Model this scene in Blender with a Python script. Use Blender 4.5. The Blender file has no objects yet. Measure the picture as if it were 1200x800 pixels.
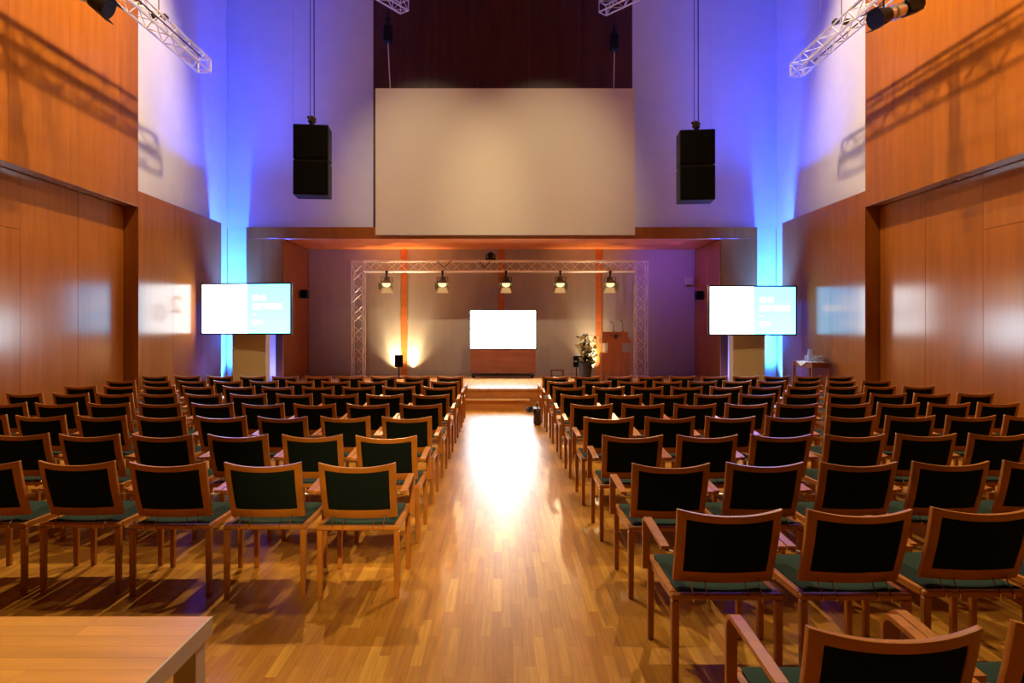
import bpy, bmesh, math, random
from mathutils import Vector, Matrix
random.seed(7)
C = bpy.context.scene.collection
sc = bpy.context.scene
F, VX, VY, CH = 760.0, 588.0, 388.0, 1.6          # focal (px of 1200), vanishing point, eye height
R = math.radians

def W(px, py, d):                                   # a point at distance d seen at photo pixel
    return Vector(((px - VX) * d / F, d, CH - (py - VY) * d / F))

# ------------------------------------------------------------------ camera, world, exposure
cam = bpy.data.cameras.new('camera'); co = bpy.data.objects.new('camera', cam); C.objects.link(co)
cam.sensor_width = 36; cam.lens = 36 * F / 1200
cam.shift_x = (600 - VX) / 1200; cam.shift_y = -(400 - VY) / 1200
cam.clip_start = .05; cam.clip_end = 100
co.location = (0, 0, CH); co.rotation_euler = (R(90), 0, 0)
sc.camera = co
wd = bpy.data.worlds.new('world'); sc.world = wd; wd.use_nodes = True
wd.node_tree.nodes['Background'].inputs[0].default_value = (1, .75, .55, 1)
wd.node_tree.nodes['Background'].inputs[1].default_value = .0
sc.view_settings.view_transform = 'Standard'; sc.view_settings.look = 'None'
sc.view_settings.gamma = 1; sc.view_settings.use_curve_mapping = False
sc.view_settings.exposure = 0.0
sc.cycles.use_denoising = True
sc.cycles.max_bounces = 8; sc.cycles.diffuse_bounces = 3; sc.cycles.glossy_bounces = 4
sc.cycles.sample_clamp_indirect = 6

# ------------------------------------------------------------------ lights
def lamp(name, typ, loc, target, power, color, size=.1, angle=120, blend=.6):
    l = bpy.data.lights.new(name, typ); l.energy = power; l.color = color
    if typ == 'AREA': l.size = size
    else: l.shadow_soft_size = size
    if typ == 'SPOT': l.spot_size = R(angle); l.spot_blend = blend
    o = bpy.data.objects.new(name, l); C.objects.link(o); o.location = loc
    if target is not None:
        o.rotation_euler = (Vector(target) - Vector(loc)).to_track_quat('-Z', 'Y').to_euler()
    return o
WARM = (1, .74, .42)
# rows of ceiling downlights above the hall
for sx in (-1, 1):
    lamp('ceiling_light', 'SPOT', (sx * 3.3, 6.0, 10.9), (sx * 3.6, 4.5, 0), 600, WARM, .06, 100, .7)
    lamp('ceiling_light', 'SPOT', (sx * 3.3, 10.5, 10.9), (sx * 0, 6.0, 0), 2350, WARM, .06, 96, .6)
    for y in (6.0, 8.2, 10.2):                            # wall washers, shining past the trusses
        lamp('wall_washer', 'SPOT', (sx * 2.1, y, 10.9), (sx * 6.4, y + .8, 7.2), 2700, WARM, .13, 50, .7)
for sx in (-1, 1):                                  # added unseen spots that brighten the projection screen
    lamp('screen_fill', 'SPOT', (sx * 2.2 - .6, 7, 10.5), (sx * 1.4 - .4, 15.2, 5.0), 1900, (1, .78, .46), .1, 33, 1)
# unseen warm spot behind the camera, aimed down the aisle
lamp('aisle_spot', 'SPOT', (.4, -3.5, 5.5), (-.72, 4.6, .5), 2900, (1, .66, .30), .1, 16, 1)
lamp('table_light', 'SPOT', (-1.2, -.5, 6.5), (-1.3, 1.4, .7), 420, (1, .70, .34), .12, 30, 1)
# blue LED uplighters in the two corners and behind the side screens
for sx in (-1, 1):
    lamp('blue_uplight', 'SPOT', (sx * 6.45, 15.25, .12), (sx * 6.47, 15.4, 4), 2000, (.03, .20, 1), .06, 70, 1)
    lamp('blue_uplight', 'SPOT', (sx * 6.38, 15.4, 1.5), (sx * 6.2, 15.0, 9), 8000, (.010, .07, 1), .1, 62, 1)
    lamp('blue_uplight', 'SPOT', (sx * 6.3, 15.38, .2), (sx * 6.15, 15.2, 11), 28000, (.012, .055, 1), .1, 38, 1)
    lamp('blue_uplight', 'SPOT', (sx * 5.9, 14.9, 1.6), (sx * 6.6, 13.5, 8.2), 6500, (.01, .07, 1), .1, 54, 1)
    lamp('pedestal_fill', 'SPOT', (sx * 3.2, 4.5, 9.5), (sx * 5.35, 13.8, .7), 1300, (1, .78, .42), .06, 13, 1)  # added warm spots with no visible source, brightening the pedestals
    lamp('blue_uplight', 'SPOT', (sx * 5.48, 15.2, .1), (sx * 5.45, 15.55, 2), 150, (.24, .22, 1), .05, 100, 1)
lamp('blue_fill', 'SPOT', (4.3, 15.9, 3.7), (4.6, 17.6, 2.9), 80, (.2, .08, 1), .05, 120, 1)  # added unseen lamps tinting the stage rear wall blue
lamp('blue_fill', 'SPOT', (-4.3, 15.9, 3.7), (-4.8, 17.6, 3.1), 10, (.25, .12, 1), .05, 120, 1)
# warm uplighters on the stage floor
for px in (-2.88, -2.40, 2.45):
    lamp('stage_uplight', 'SPOT', (px, 17.50, .44), (px, 17.54, 3.4), 650, (1, .72, .38), .03, 50, 1)
    lamp('stage_uplight', 'SPOT', (px, 17.36, .44), (px, 17.5, 2.4), 130, (1, .72, .38), .03, 100, 1)

# ------------------------------------------------------------------ materials
MATS = {}
def mat(name, col, rough=.5, metal=0, coat=0, spec=.5, emit=None, es=0, alpha=None, trans=0, var=0, grain=None, bump=0, ior=1.5):
    """principled material; var = per-object value variation; grain = (sx,sy,sz,amount) noise stretched"""
    if name in MATS: return MATS[name]
    m = bpy.data.materials.new(name); m.use_nodes = True; nt = m.node_tree; N = nt.nodes; L = nt.links
    b = N['Principled BSDF']; b.inputs['Base Color'].default_value = (*col, 1)
    b.inputs['Roughness'].default_value = rough; b.inputs['Metallic'].default_value = metal
    b.inputs['Coat Weight'].default_value = coat; b.inputs['Coat Roughness'].default_value = .15
    b.inputs['Specular IOR Level'].default_value = spec; b.inputs['IOR'].default_value = ior
    b.inputs['Transmission Weight'].default_value = trans
    if emit: b.inputs['Emission Color'].default_value = (*emit, 1); b.inputs['Emission Strength'].default_value = es
    if grain or var:
        hsv = N.new('ShaderNodeHueSaturation'); hsv.inputs['Color'].default_value = (*col, 1)
        val = None
        if grain:
            tc = N.new('ShaderNodeTexCoord'); mp = N.new('ShaderNodeMapping'); mp.inputs['Scale'].default_value = grain[:3]
            no = N.new('ShaderNodeTexNoise'); no.inputs['Detail'].default_value = 5; no.inputs['Scale'].default_value = 1
            oi = N.new('ShaderNodeObjectInfo'); ad = N.new('ShaderNodeVectorMath'); ad.operation = 'ADD'
            L.new(tc.outputs['Object'], ad.inputs[0]); mu = N.new('ShaderNodeMath'); mu.operation = 'MULTIPLY'; mu.inputs[1].default_value = 50
            L.new(oi.outputs['Random'], mu.inputs[0]); L.new(mu.outputs[0], ad.inputs[1])
            L.new(ad.outputs[0], mp.inputs[0]); L.new(mp.outputs[0], no.inputs['Vector'])
            mr = N.new('ShaderNodeMapRange'); mr.inputs['From Min'].default_value = .3; mr.inputs['From Max'].default_value = .7
            mr.inputs['To Min'].default_value = 1 - grain[3]; mr.inputs['To Max'].default_value = 1 + grain[3]
            L.new(no.outputs['Fac'], mr.inputs['Value']); val = mr.outputs[0]
            if bump:
                bp = N.new('ShaderNodeBump'); bp.inputs['Strength'].default_value = bump; bp.inputs['Distance'].default_value = .002
                L.new(no.outputs['Fac'], bp.inputs['Height']); L.new(bp.outputs[0], b.inputs['Normal'])
        if var:
            oi2 = N.new('ShaderNodeObjectInfo'); mr2 = N.new('ShaderNodeMapRange')
            mr2.inputs['To Min'].default_value = 1 - var; mr2.inputs['To Max'].default_value = 1 + var
            L.new(oi2.outputs['Random'], mr2.inputs['Value'])
            if val is None: val = mr2.outputs[0]
            else:
                mm = N.new('ShaderNodeMath'); mm.operation = 'MULTIPLY'; L.new(val, mm.inputs[0]); L.new(mr2.outputs[0], mm.inputs[1]); val = mm.outputs[0]
        L.new(val, hsv.inputs['Value']); L.new(hsv.outputs[0], b.inputs['Base Color'])
    MATS[name] = m; return m

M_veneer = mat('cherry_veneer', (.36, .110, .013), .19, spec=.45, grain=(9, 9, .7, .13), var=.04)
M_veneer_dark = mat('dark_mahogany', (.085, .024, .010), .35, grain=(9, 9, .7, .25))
M_soffit = mat('soffit_wood', (.60, .17, .04), .35, grain=(1, 8, 8, .15))
M_plaster = mat('white_plaster', (.72, .70, .66), .75, grain=(3, 3, 3, .03))
M_fabricwall = mat('grey_acoustic_fabric', (.42, .37, .32), .9, grain=(5, 5, 1, .05))
M_screen = mat('projection_screen', (.74, .66, .52), .85)
M_chair = mat('chair_beech', (.45, .170, .018), .33, spec=.5, grain=(6, 25, 6, .18), var=.12)
M_back_shaded = mat('backrest_fabric_shaded', (.006, .013, .011), .9, spec=.1)  # the seat's green fabric, with the shade on the backs put into the colour
M_green = mat('green_upholstery', (.020, .046, .032), .85, spec=.2, grain=(300, 300, 300, .2), bump=.2)
M_chrome = mat('chrome', (.8, .78, .75), .15, metal=1)
M_brass = mat('brass_rod', (.75, .58, .3), .25, metal=1)
M_alu = mat('truss_aluminium', (.80, .78, .76), .38, metal=.55)
M_black = mat('black_plastic', (.006, .006, .006), .55, spec=.25)
M_grille = mat('black_grille', (.003, .0035, .003), .8, spec=.1)
M_cable = mat('black_cable', (.01, .01, .01), .5)
M_ceil = mat('ceiling_paint', (.10, .085, .07), .8)
M_sub = mat('subfloor', (.10, .045, .015), .6)
M_stage = mat('stage_boards', (.62, .33, .12), .25, grain=(14, .8, 14, .15))
M_riser = mat('stage_riser_wood', (.58, .26, .075), .4, grain=(2, 9, 9, .15))
M_beech = mat('beech_stave', (.64, .31, .045), .36, grain=(1.5, 9, 9, .16), var=.09)
M_tableedge = mat('pale_table_edge', (.50, .42, .28), .5, grain=(2, 2, 12, .08))
M_tv = mat('television_bezel', (.01, .012, .02), .3)
M_white_em = mat('white_screen_light', (0, 0, 0), .5, emit=(.72, .88, 1), es=22.0)
M_side_white = mat('white_slide_light', (0, 0, 0), .5, emit=(.93, .97, 1), es=9)
M_side_num = mat('faint_numeral_light', (0, 0, 0), .5, emit=(.90, .93, .93), es=1.08)
M_side_text = mat('white_lettering_light', (0, 0, 0), .5, emit=(1, 1, 1), es=6)
M_cloth = mat('white_napkin', (.85, .84, .82), .8)
M_glass = mat('clear_glass', (.85, .9, 1), .12, trans=.7, ior=1.45)
M_cab = mat('trolley_veneer', (.26, .085, .045), .4, grain=(2, 9, 9, .15))
M_beige = mat('beige_cover', (.62, .50, .28), .85, grain=(.5, .5, 25, .04))
M_lect = mat('lectern_wood', (.50, .17, .035), .35, grain=(8, 8, 1, .15))
M_lens = mat('lamp_lens', (0, 0, 0), .3, emit=(1, .74, .32), es=1.7)
M_flap_glow = mat('barn_door_painted_glow', (.75, .6, .3), .4, emit=(1, .70, .28), es=.28)  # emission stands in for lens light reflected by the lower flap
M_hood = mat('lamp_housing', (.10, .08, .05), .35, metal=.6)
M_silver = mat('lamp_body_silver', (.6, .57, .5), .3, metal=.9)
M_leaf = mat('dark_green_leaf', (.018, .035, .02), .6, spec=.2)
M_yellow = mat('yellow_blossom', (.75, .62, .16), .6)
M_pale = mat('pale_blossom', (.75, .66, .42), .6)
M_foil = mat('grey_foil_wrap', (.045, .05, .065), .3, metal=.3)
M_bag = mat('brown_bag', (.045, .02, .016), .5)
M_ltgrey = mat('beige_box', (.5, .42, .33), .6)

# blue half of the slide: light blue above, paler below (picture on a screen)
mb = bpy.data.materials.new('blue_slide_light'); mb.use_nodes = True
nt = mb.node_tree; nt.nodes.clear()
out = nt.nodes.new('ShaderNodeOutputMaterial'); em = nt.nodes.new('ShaderNodeEmission'); cr = nt.nodes.new('ShaderNodeValToRGB')
tcx = nt.nodes.new('ShaderNodeTexCoord'); sp = nt.nodes.new('ShaderNodeSeparateXYZ')
nt.links.new(tcx.outputs['Generated'], sp.inputs[0]); nt.links.new(sp.outputs[2], cr.inputs[0])
cr.color_ramp.elements[0].color = (.14, .6, 1, 1); cr.color_ramp.elements[1].color = (.105, .55, 1, 1)
cr.color_ramp.elements[1].position = .9
nt.links.new(cr.outputs[0], em.inputs[0]); em.inputs[1].default_value = 6; nt.links.new(em.outputs[0], out.inputs[0])
M_side_blue = mb

# parquet: colour of each strip from its grid cell (width SW, length SL)
SW, SL = .055, .5
def parquet():
    m = bpy.data.materials.new('oak_strip_parquet'); m.use_nodes = True; N = m.node_tree.nodes; L = m.node_tree.links
    b = N['Principled BSDF']
    g = N.new('ShaderNodeNewGeometry'); s = N.new('ShaderNodeSeparateXYZ'); L.new(g.outputs['Position'], s.inputs[0])
    def math_(op, a, bb):
        n = N.new('ShaderNodeMath'); n.operation = op
        for i, v in enumerate((a, bb)):
            if v is None: continue
            if isinstance(v, (int, float)): n.inputs[i].default_value = v
            else: L.new(v, n.inputs[i])
        return n.outputs[0]
    col = math_('FLOOR', math_('DIVIDE', s.outputs[0], SW), None)
    off = math_('MULTIPLY', math_('FLOORED_MODULO', col, 3), 1 / 3) if False else math_('MULTIPLY', math_('FLOORED_MODULO', math_('MULTIPLY', col, 7), 5), .2)
    row = math_('FLOOR', math_('ADD', math_('DIVIDE', s.outputs[1], SL), off), None)
    cv = N.new('ShaderNodeCombineXYZ'); L.new(col, cv.inputs[0]); L.new(row, cv.inputs[1])
    wn = N.new('ShaderNodeTexWhiteNoise'); wn.noise_dimensions = '2D'; L.new(cv.outputs[0], wn.inputs['Vector'])
    cr = N.new('ShaderNodeValToRGB'); e = cr.color_ramp.elements
    e[0].color = (.41, .17, .015, 1); e[1].color = (.64, .33, .045, 1); e.new(.18).color = (.46, .20, .022, 1); e.new(.8).color = (.53, .25, .030, 1)
    L.new(wn.outputs['Value'], cr.inputs[0])
    mp = N.new('ShaderNodeMapping'); mp.inputs['Scale'].default_value = (60, 3, 1); L.new(g.outputs['Position'], mp.inputs[0])
    ad = N.new('ShaderNodeVectorMath'); L.new(mp.outputs[0], ad.inputs[0]); L.new(wn.outputs['Color'], ad.inputs[1])
    no = N.new('ShaderNodeTexNoise'); no.inputs['Scale'].default_value = 1; no.inputs['Detail'].default_value = 4; L.new(ad.outputs[0], no.inputs['Vector'])
    mr = N.new('ShaderNodeMapRange'); mr.inputs['From Min'].default_value = .3; mr.inputs['From Max'].default_value = .7
    mr.inputs['To Min'].default_value = .82; mr.inputs['To Max'].default_value = 1.15; L.new(no.outputs[0], mr.inputs[0])
    h = N.new('ShaderNodeHueSaturation'); L.new(cr.outputs[0], h.inputs['Color']); L.new(mr.outputs[0], h.inputs['Value']); L.new(h.outputs[0], b.inputs['Base Color'])
    b.inputs['Roughness'].default_value = .31; b.inputs['Specular IOR Level'].default_value = .32
    return m
M_floor = parquet()

# ------------------------------------------------------------------ mesh helpers
def box(bm, lo, hi, rot=None, bev=0):
    lo = Vector(lo); hi = Vector(hi); c = (lo + hi) / 2; s = hi - lo
    r = bmesh.ops.create_cube(bm, size=1)['verts']
    for v in r:
        v.co = Vector((v.co.x * s.x, v.co.y * s.y, v.co.z * s.z))
    if bev:
        es = list({e for v in r for e in v.link_edges})
        rr = bmesh.ops.bevel(bm, geom=es, offset=bev, segments=1, profile=.5, affect='EDGES')
        r = list({v for f in rr['faces'] for v in f.verts} | {v for v in r if v.is_valid})
    for v in r:
        if rot: v.co = rot @ v.co
        v.co += c
    return r

def obox(bm, c, s, M=None, bev=0):                  # box of size s at centre c, oriented by M (3x3)
    c = Vector(c); s = Vector(s)
    return box(bm, c - s / 2, c + s / 2, M, bev)

def tube(bm, p, q, r, r2=None, n=8, caps=True):
    p = Vector(p); q = Vector(q); r2 = r if r2 is None else r2
    d = (q - p).normalized(); u = d.orthogonal().normalized(); w = d.cross(u)
    a = [bm.verts.new(p + (u * math.cos(t) + w * math.sin(t)) * r) for t in [2 * math.pi * i / n for i in range(n)]]
    b = [bm.verts.new(q + (u * math.cos(t) + w * math.sin(t)) * r2) for t in [2 * math.pi * i / n for i in range(n)]]
    for i in range(n): bm.faces.new((a[i], a[(i + 1) % n], b[(i + 1) % n], b[i]))
    if caps: bm.faces.new(a[::-1]); bm.faces.new(b)

def path_tube(bm, pts, r, n=6):
    for i in range(len(pts) - 1): tube(bm, pts[i], pts[i + 1], r, n=n)

def lathe(bm, prof, c=(0, 0, 0), n=20):             # prof = [(r, z)]
    rings = []
    for r, z in prof:
        rings.append([bm.verts.new((c[0] + r * math.cos(2 * math.pi * i / n), c[1] + r * math.sin(2 * math.pi * i / n), c[2] + z)) for i in range(n)])
    for a, b in zip(rings, rings[1:]):
        for i in range(n): bm.faces.new((a[i], a[(i + 1) % n], b[(i + 1) % n], b[i]))
    bm.faces.new(rings[0][::-1]); bm.faces.new(rings[-1])

def mesh(name, bm, m, smooth=False):
    bmesh.ops.recalc_face_normals(bm, faces=bm.faces)
    me = bpy.data.meshes.new(name); bm.to_mesh(me); bm.free()
    for mm in (m if isinstance(m, (list, tuple)) else [m]): me.materials.append(mm)
    if smooth:
        me.polygons.foreach_set('use_smooth', [True] * len(me.polygons))
        try: me.set_sharp_from_angle(angle=R(38))
        except Exception: pass
    return me

def obj(name, bm, m, parent=None, loc=None, smooth=False, label=None, kind=None):
    me = bm if isinstance(bm, bpy.types.Mesh) else mesh(name, bm, m, smooth)
    o = bpy.data.objects.new(name, me); C.objects.link(o)
    if parent: o.parent = parent
    if loc is not None: o.location = loc
    if label: o['label'] = label
    if kind: o['kind'] = kind
    return o

def B(*boxes, bev=0):
    bm = bmesh.new()
    for lo, hi in boxes: box(bm, lo, hi, None, bev)
    return bm

def T(*segs, n=8):
    bm = bmesh.new()
    for s in segs: tube(bm, *s, n=n)
    return bm

def tag(o, label, cat, group=None):
    o['label'] = label; o['category'] = cat
    if group: o['group'] = group
    return o

def thing(name, label, cat, loc=(0, 0, 0), rz=0, group=None):
    o = bpy.data.objects.new(name, None); C.objects.link(o); o.empty_display_size = .2
    o.location = loc; o.rotation_euler = (0, 0, rz)
    return tag(o, label, cat, group)

def kids(o): return [c for c in o.children]
def dup(src, loc=None, rz=None, label=None, parent=None, allow=None):
    c = src.copy(); C.objects.link(c)
    if parent is not None: c.parent = parent
    if loc is not None: c.location = loc
    if rz is not None: c.rotation_euler = (0, 0, rz)
    if label: c['label'] = label
    for ch in kids(src):
        if allow and ch.name.split('.')[0] not in allow: continue
        dup(ch, parent=c)
    return c

# ------------------------------------------------------------------ the room
HW = 6.4; ZT = 4.07; NZ = 3.79; YN = 11.42; YE = 14.8; YB = 15.7; YS = 17.6; TOP = 11.2
# floor: subfloor, single parquet strips near the camera, the rest joined
fl = obj('floor', B(((-6.9, -4.5, -.2), (6.9, 17.9, -.014))), M_sub, kind='structure')
def strip_cells():
    c0, c1 = math.floor(-6.7 / SW), math.ceil(6.7 / SW)
    for c in range(c0, c1):
        off = ((c * 7) % 5) * .2
        r0, r1 = math.floor(-4.4 / SL + off), math.ceil(15.7 / SL + off)
        for r in range(r0, r1):
            yield c, r, c * SW, (r - off) * SL
cells = list(strip_cells())
def vis(cell):
    c, r, x, y = cell; yc = y + SL / 2
    if y + SL < 2.93: return -1
    px = VX + (x + SW / 2) * F / max(yc, 2.93)
    if px < 0 or px > 1200: return -1
    return 1 / yc
order = sorted(cells, key=vis, reverse=True)
near = set((c[0], c[1]) for c in order[:296] if vis(c) > 0)
g = .0003
pm = mesh('strip', B(((g, g, -.014), (SW - g, SL - g, 0))), M_floor)
verts, faces = [], []
for c, r, x, y in cells:
    if (c, r) in near:
        obj('strip', pm, None, fl, (x, y, 0))
    else:
        i = len(verts); a, b_, y0, y1 = x + g, x + SW - g, y + g, y + SL - g
        verts += [(a, y0, 0), (b_, y0, 0), (b_, y1, 0), (a, y1, 0), (a, y0, -.014), (b_, y0, -.014), (b_, y1, -.014), (a, y1, -.014)]
        faces += [(i, i + 1, i + 2, i + 3), (i, i + 4, i + 5, i + 1), (i + 1, i + 5, i + 6, i + 2), (i + 2, i + 6, i + 7, i + 3), (i + 3, i + 7, i + 4, i)]
me = bpy.data.meshes.new('strip_field'); me.from_pydata(verts, [], faces); me.materials.append(M_floor)
o = bpy.data.objects.new('strip_field', me); C.objects.link(o); o.parent = fl; o['kind'] = 'stuff'

obj('ceiling', B(((-6.9, -4.5, TOP), (6.9, 17.9, TOP + .2))), M_ceil, kind='structure')
obj('wall_rear', B(((-6.9, -4.7, 0), (6.9, -4.5, TOP))), M_veneer_dark, kind='structure')

def panel(name, lo, hi, m, parent, gap=.003):
    lo = list(lo); hi = list(hi)
    return obj(name, B((lo, hi), bev=.0015), m, parent)

for sx, side in ((-1, 'left'), (1, 'right')):
    def SB(x0, x1, y0, y1, z0, z1):                 # mirrored bounds
        xs = sorted((sx * x0, sx * x1)); return (xs[0], y0, z0), (xs[1], y1, z1)
    w = obj('wall_' + side, B(SB(6.70, 6.90, -4.5, 15.9, 0, TOP)), M_veneer_dark, kind='structure')
    e = .003
    # recessed wall of the niche: tall panels, the nearer ones split at 3 m like doors
    ys = [YN - .02 - 1.22 * i for i in range(0, 13)]
    for i in range(12):
        y1, y0 = ys[i], ys[i + 1]
        if i < 2 or i > 4:
            panel('wood_panel', *SB(6.65, 6.695, y0 + e, y1 - e, 0.002, NZ - .01), M_veneer, w)
        else:
            panel('wood_panel', *SB(6.65, 6.695, y0 + e, y1 - e, 0.002, 3.0 - e), M_veneer, w)
            panel('wood_panel', *SB(6.65, 6.695, y0 + e, y1 - e, 3.0 + e, NZ - .01), M_veneer, w)
    # upper panels over the niche
    yu = [YN, 10.85] + [10.85 - 1.22 * i for i in range(1, 13)]
    for a, b_ in zip(yu, yu[1:]):
        panel('wood_panel', *SB(6.40, 6.695, max(b_, -4.45) + .0015, a - .0015, NZ, 7.6), M_veneer, w)
        panel('wood_panel', *SB(6.40, 6.695, max(b_, -4.45) + .0015, a - .0015, 7.606, TOP - .01), M_veneer, w)
    # lower panels beyond the niche
    yl = [YN, 12.63, 13.84, YE]
    for a, b_ in zip(yl, yl[1:]):
        panel('wood_panel', *SB(6.40, 6.695, a + .0015, b_ - .0015, .002, ZT), M_veneer, w)
    # white plaster above them and in the corner recess
    panel('plaster_panel', *SB(6.65, 6.695, YN + .002, 13.55, ZT + .004, TOP - .01), M_plaster, w)
    panel('plaster_panel', *SB(6.65, 6.695, 13.552, 15.7, ZT + .004, TOP - .01), M_plaster, w)
    panel('plaster_panel', *SB(6.65, 6.695, YE + .01, 15.7, .002, ZT), M_plaster, w)

# back wall with the stage opening
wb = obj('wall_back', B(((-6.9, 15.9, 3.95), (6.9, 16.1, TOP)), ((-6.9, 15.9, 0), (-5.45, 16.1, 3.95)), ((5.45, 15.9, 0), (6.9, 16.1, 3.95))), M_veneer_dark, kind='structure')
PL, PR, PO, PZ, PT = -5.28, 5.24, 6.14, 3.82, 4.10
CL, CR = -3.11, 3.16
for x0, x1 in ((-6.651, CL), (CR, 6.651)):
    xm = x0 + 1.6 if x0 < 0 else x1 - 1.6
    for a, b_ in ((x0, xm), (xm, x1)):
        panel('plaster_panel', (a + .001, YB, PT), (b_ - .001, 15.9, TOP - .01), M_plaster, wb)
nx = 5
for i in range(nx):
    a = CL + (CR - CL) * i / nx; b_ = CL + (CR - CL) * (i + 1) / nx
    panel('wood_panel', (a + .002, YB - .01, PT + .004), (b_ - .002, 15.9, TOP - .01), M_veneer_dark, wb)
xs_ = [-PO, -3.11, 0, 3.16, PO]
for a, b_ in zip(xs_, xs_[1:]):
    panel('header_panel', (a + .001, 15.58, PZ), (b_ - .001, 15.9, PT), M_veneer, wb)
for sx in (-1, 1):
    a, b_ = sorted((sx * PO, sx * 5.27))
    panel('jamb_panel', (a + .001, 15.58, 2.3), (b_ - .001, 15.9, PZ - .003), M_veneer, wb)
    a, b_ = sorted((sx * 6.64, sx * 5.30))
    panel('plaster_panel', (a, 15.66, 0.002), (b_, 15.9, 2.295), M_plaster, wb)
    a, b_ = sorted((sx * 6.64, sx * (PO + .002)))
    panel('plaster_panel', (a, YB, 2.30), (b_, 15.9, PT - .003), M_plaster, wb)

# stage recess: side walls, soffit, rear wall
for sx, nm in ((-1, 'trim_1'), (1, 'trim_2')):
    a, b_ = sorted((sx * 5.27, sx * 5.44))
    t_ = obj(nm, B(((a, 15.6, 0), (b_, 17.8, PZ + .1))), M_veneer_dark, kind='structure')
    a, b_ = sorted((sx * 5.245, sx * 5.268))
    panel('wood_panel', (a, 15.585, .42), (b_, 16.6, PZ - .004), M_veneer, t_)
    panel('wood_panel', (a, 16.604, .42), (b_, 17.6, PZ - .004), M_veneer, t_)
so = obj('trim_3', B(((-5.44, 15.91, PZ + .03), (5.44, 17.8, PZ + .12))), M_veneer_dark, kind='structure')
for i in range(6):
    a = -5.23 + 10.46 * i / 6
    panel('soffit_panel', (a + .002, 15.59, PZ - .002), (a + 10.46 / 6 - .002, 17.6, PZ + .028), M_soffit, so)
wr = obj('wall_stage', B(((-5.44, 17.66, 0), (5.44, 17.9, PZ + .1))), M_veneer_dark, kind='structure')
ST = [(-5.24, -2.735), (-2.565, -.09), (.07, 2.55), (2.72, 5.24)]
for a, b_ in ST:
    panel('fabric_panel', (a, 17.6, .41), (b_, 17.655, PZ - .003), M_fabricwall, wr)
for a, b_ in ((-2.73, -2.57), (-.085, .065), (2.555, 2.715)):
    panel('wood_strip', (a, 17.585, .41), (b_, 17.655, PZ - .003), M_soffit, wr)

# stage platform
SZ = .41
st = thing('stage', 'low wooden stage platform in the lit recess at the far end', 'stage', (0, 13.45, 0))
for i in range(8):
    a = -4.6 + 9.2 * i / 8
    obj('deck_panel', B(((a + .001, .0, SZ - .04), (a + 9.2 / 8 - .001, 2.12, SZ))), M_stage, st)
    a = -5.22 + 10.44 * i / 8
    obj('deck_panel', B(((a + .001, 2.122, SZ - .04), (a + 10.44 / 8 - .001, 4.12, SZ))), M_stage, st)
for i in range(6):
    a = -4.58 + 9.16 * i / 6
    obj('riser_panel', B(((a + .001, .01, 0.001), (a + 9.16 / 6 - .001, .04, SZ - .042))), M_riser, st)
for sx in (-1, 1):
    a, b_ = sorted((sx * 4.58, sx * 4.55))
    obj('side_panel', B(((a, .045, .001), (b_, 2.1, SZ - .042))), M_riser, st)
sp_ = thing('stage_step', 'broad wooden step in front of the stage at the end of the aisle', 'step', (-.17, 13.1, 0))
obj('tread', B(((-.74, -.01, .19), (.74, .33, .212)), bev=.003), M_stage, sp_)
obj('riser_panel', B(((-.72, .005, .001), (.72, .03, .189))), M_riser, sp_)
for a_ in (-.72, .69): obj('side_panel', B(((a_, .031, .001), (a_ + .03, .33, .189))), M_riser, sp_)

# big projection screen with its chain hoists
ps = thing('projection_screen', 'large blank cream projection screen hanging above the stage', 'screen', (W(592, 275, 15.2).x, 15.2, 0))
zt, zb = W(0, 103.5, 15.2).z, W(0, 275, 15.2).z
hw_ = 152 * 15.2 / F
obj('screen_cloth', B(((-hw_ + .02, 0, zb + .02), (hw_ - .02, .02, zt - .02))), M_screen, ps)
obj('border', B(((-hw_, -.003, zb), (hw_, .03, zb + .025)), ((-hw_, -.003, zt - .025), (hw_, .03, zt)),
                ((-hw_, -.003, zb + .026), (-hw_ + .022, .03, zt - .026)), ((hw_ - .022, -.003, zb + .026), (hw_, .03, zt - .026))), M_screen, ps)
obj('top_bar', T(((-hw_, .05, zt - .05), (hw_, .05, zt - .05), .03)), M_alu, ps)
for px, py, lab in ((454.5, 40, 'black chain hoist holding the left end of the projection screen'), (720, 50, 'black chain hoist holding the right end of the projection screen')):
    p = W(px, py, 15.0)
    h_ = thing('chain_hoist', lab, 'hoist', p, 0, 'chain hoists above the screen')
    bm = bmesh.new(); obox(bm, (0, 0, 0), (.2, .2, .42), bev=.03); tube(bm, (0, 0, .2), (0, 0, .32), .05, .03); obj('motor', bm, M_black, h_, smooth=True)
    obj('chain', T(((0, 0, -.2), (0.02, .215, zt - p.z), .012), n=5), M_alu, h_)
    obj('hook', T(((0, 0, .32), (0, 0, .55), .018), ((-.06, 0, .36), (.06, 0, .36), .018)), M_black, h_)
    obj('hanging_chain', T(((0, 0, .55), (0, 0, TOP - p.z), .01), n=5), M_cable, h_)

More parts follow.
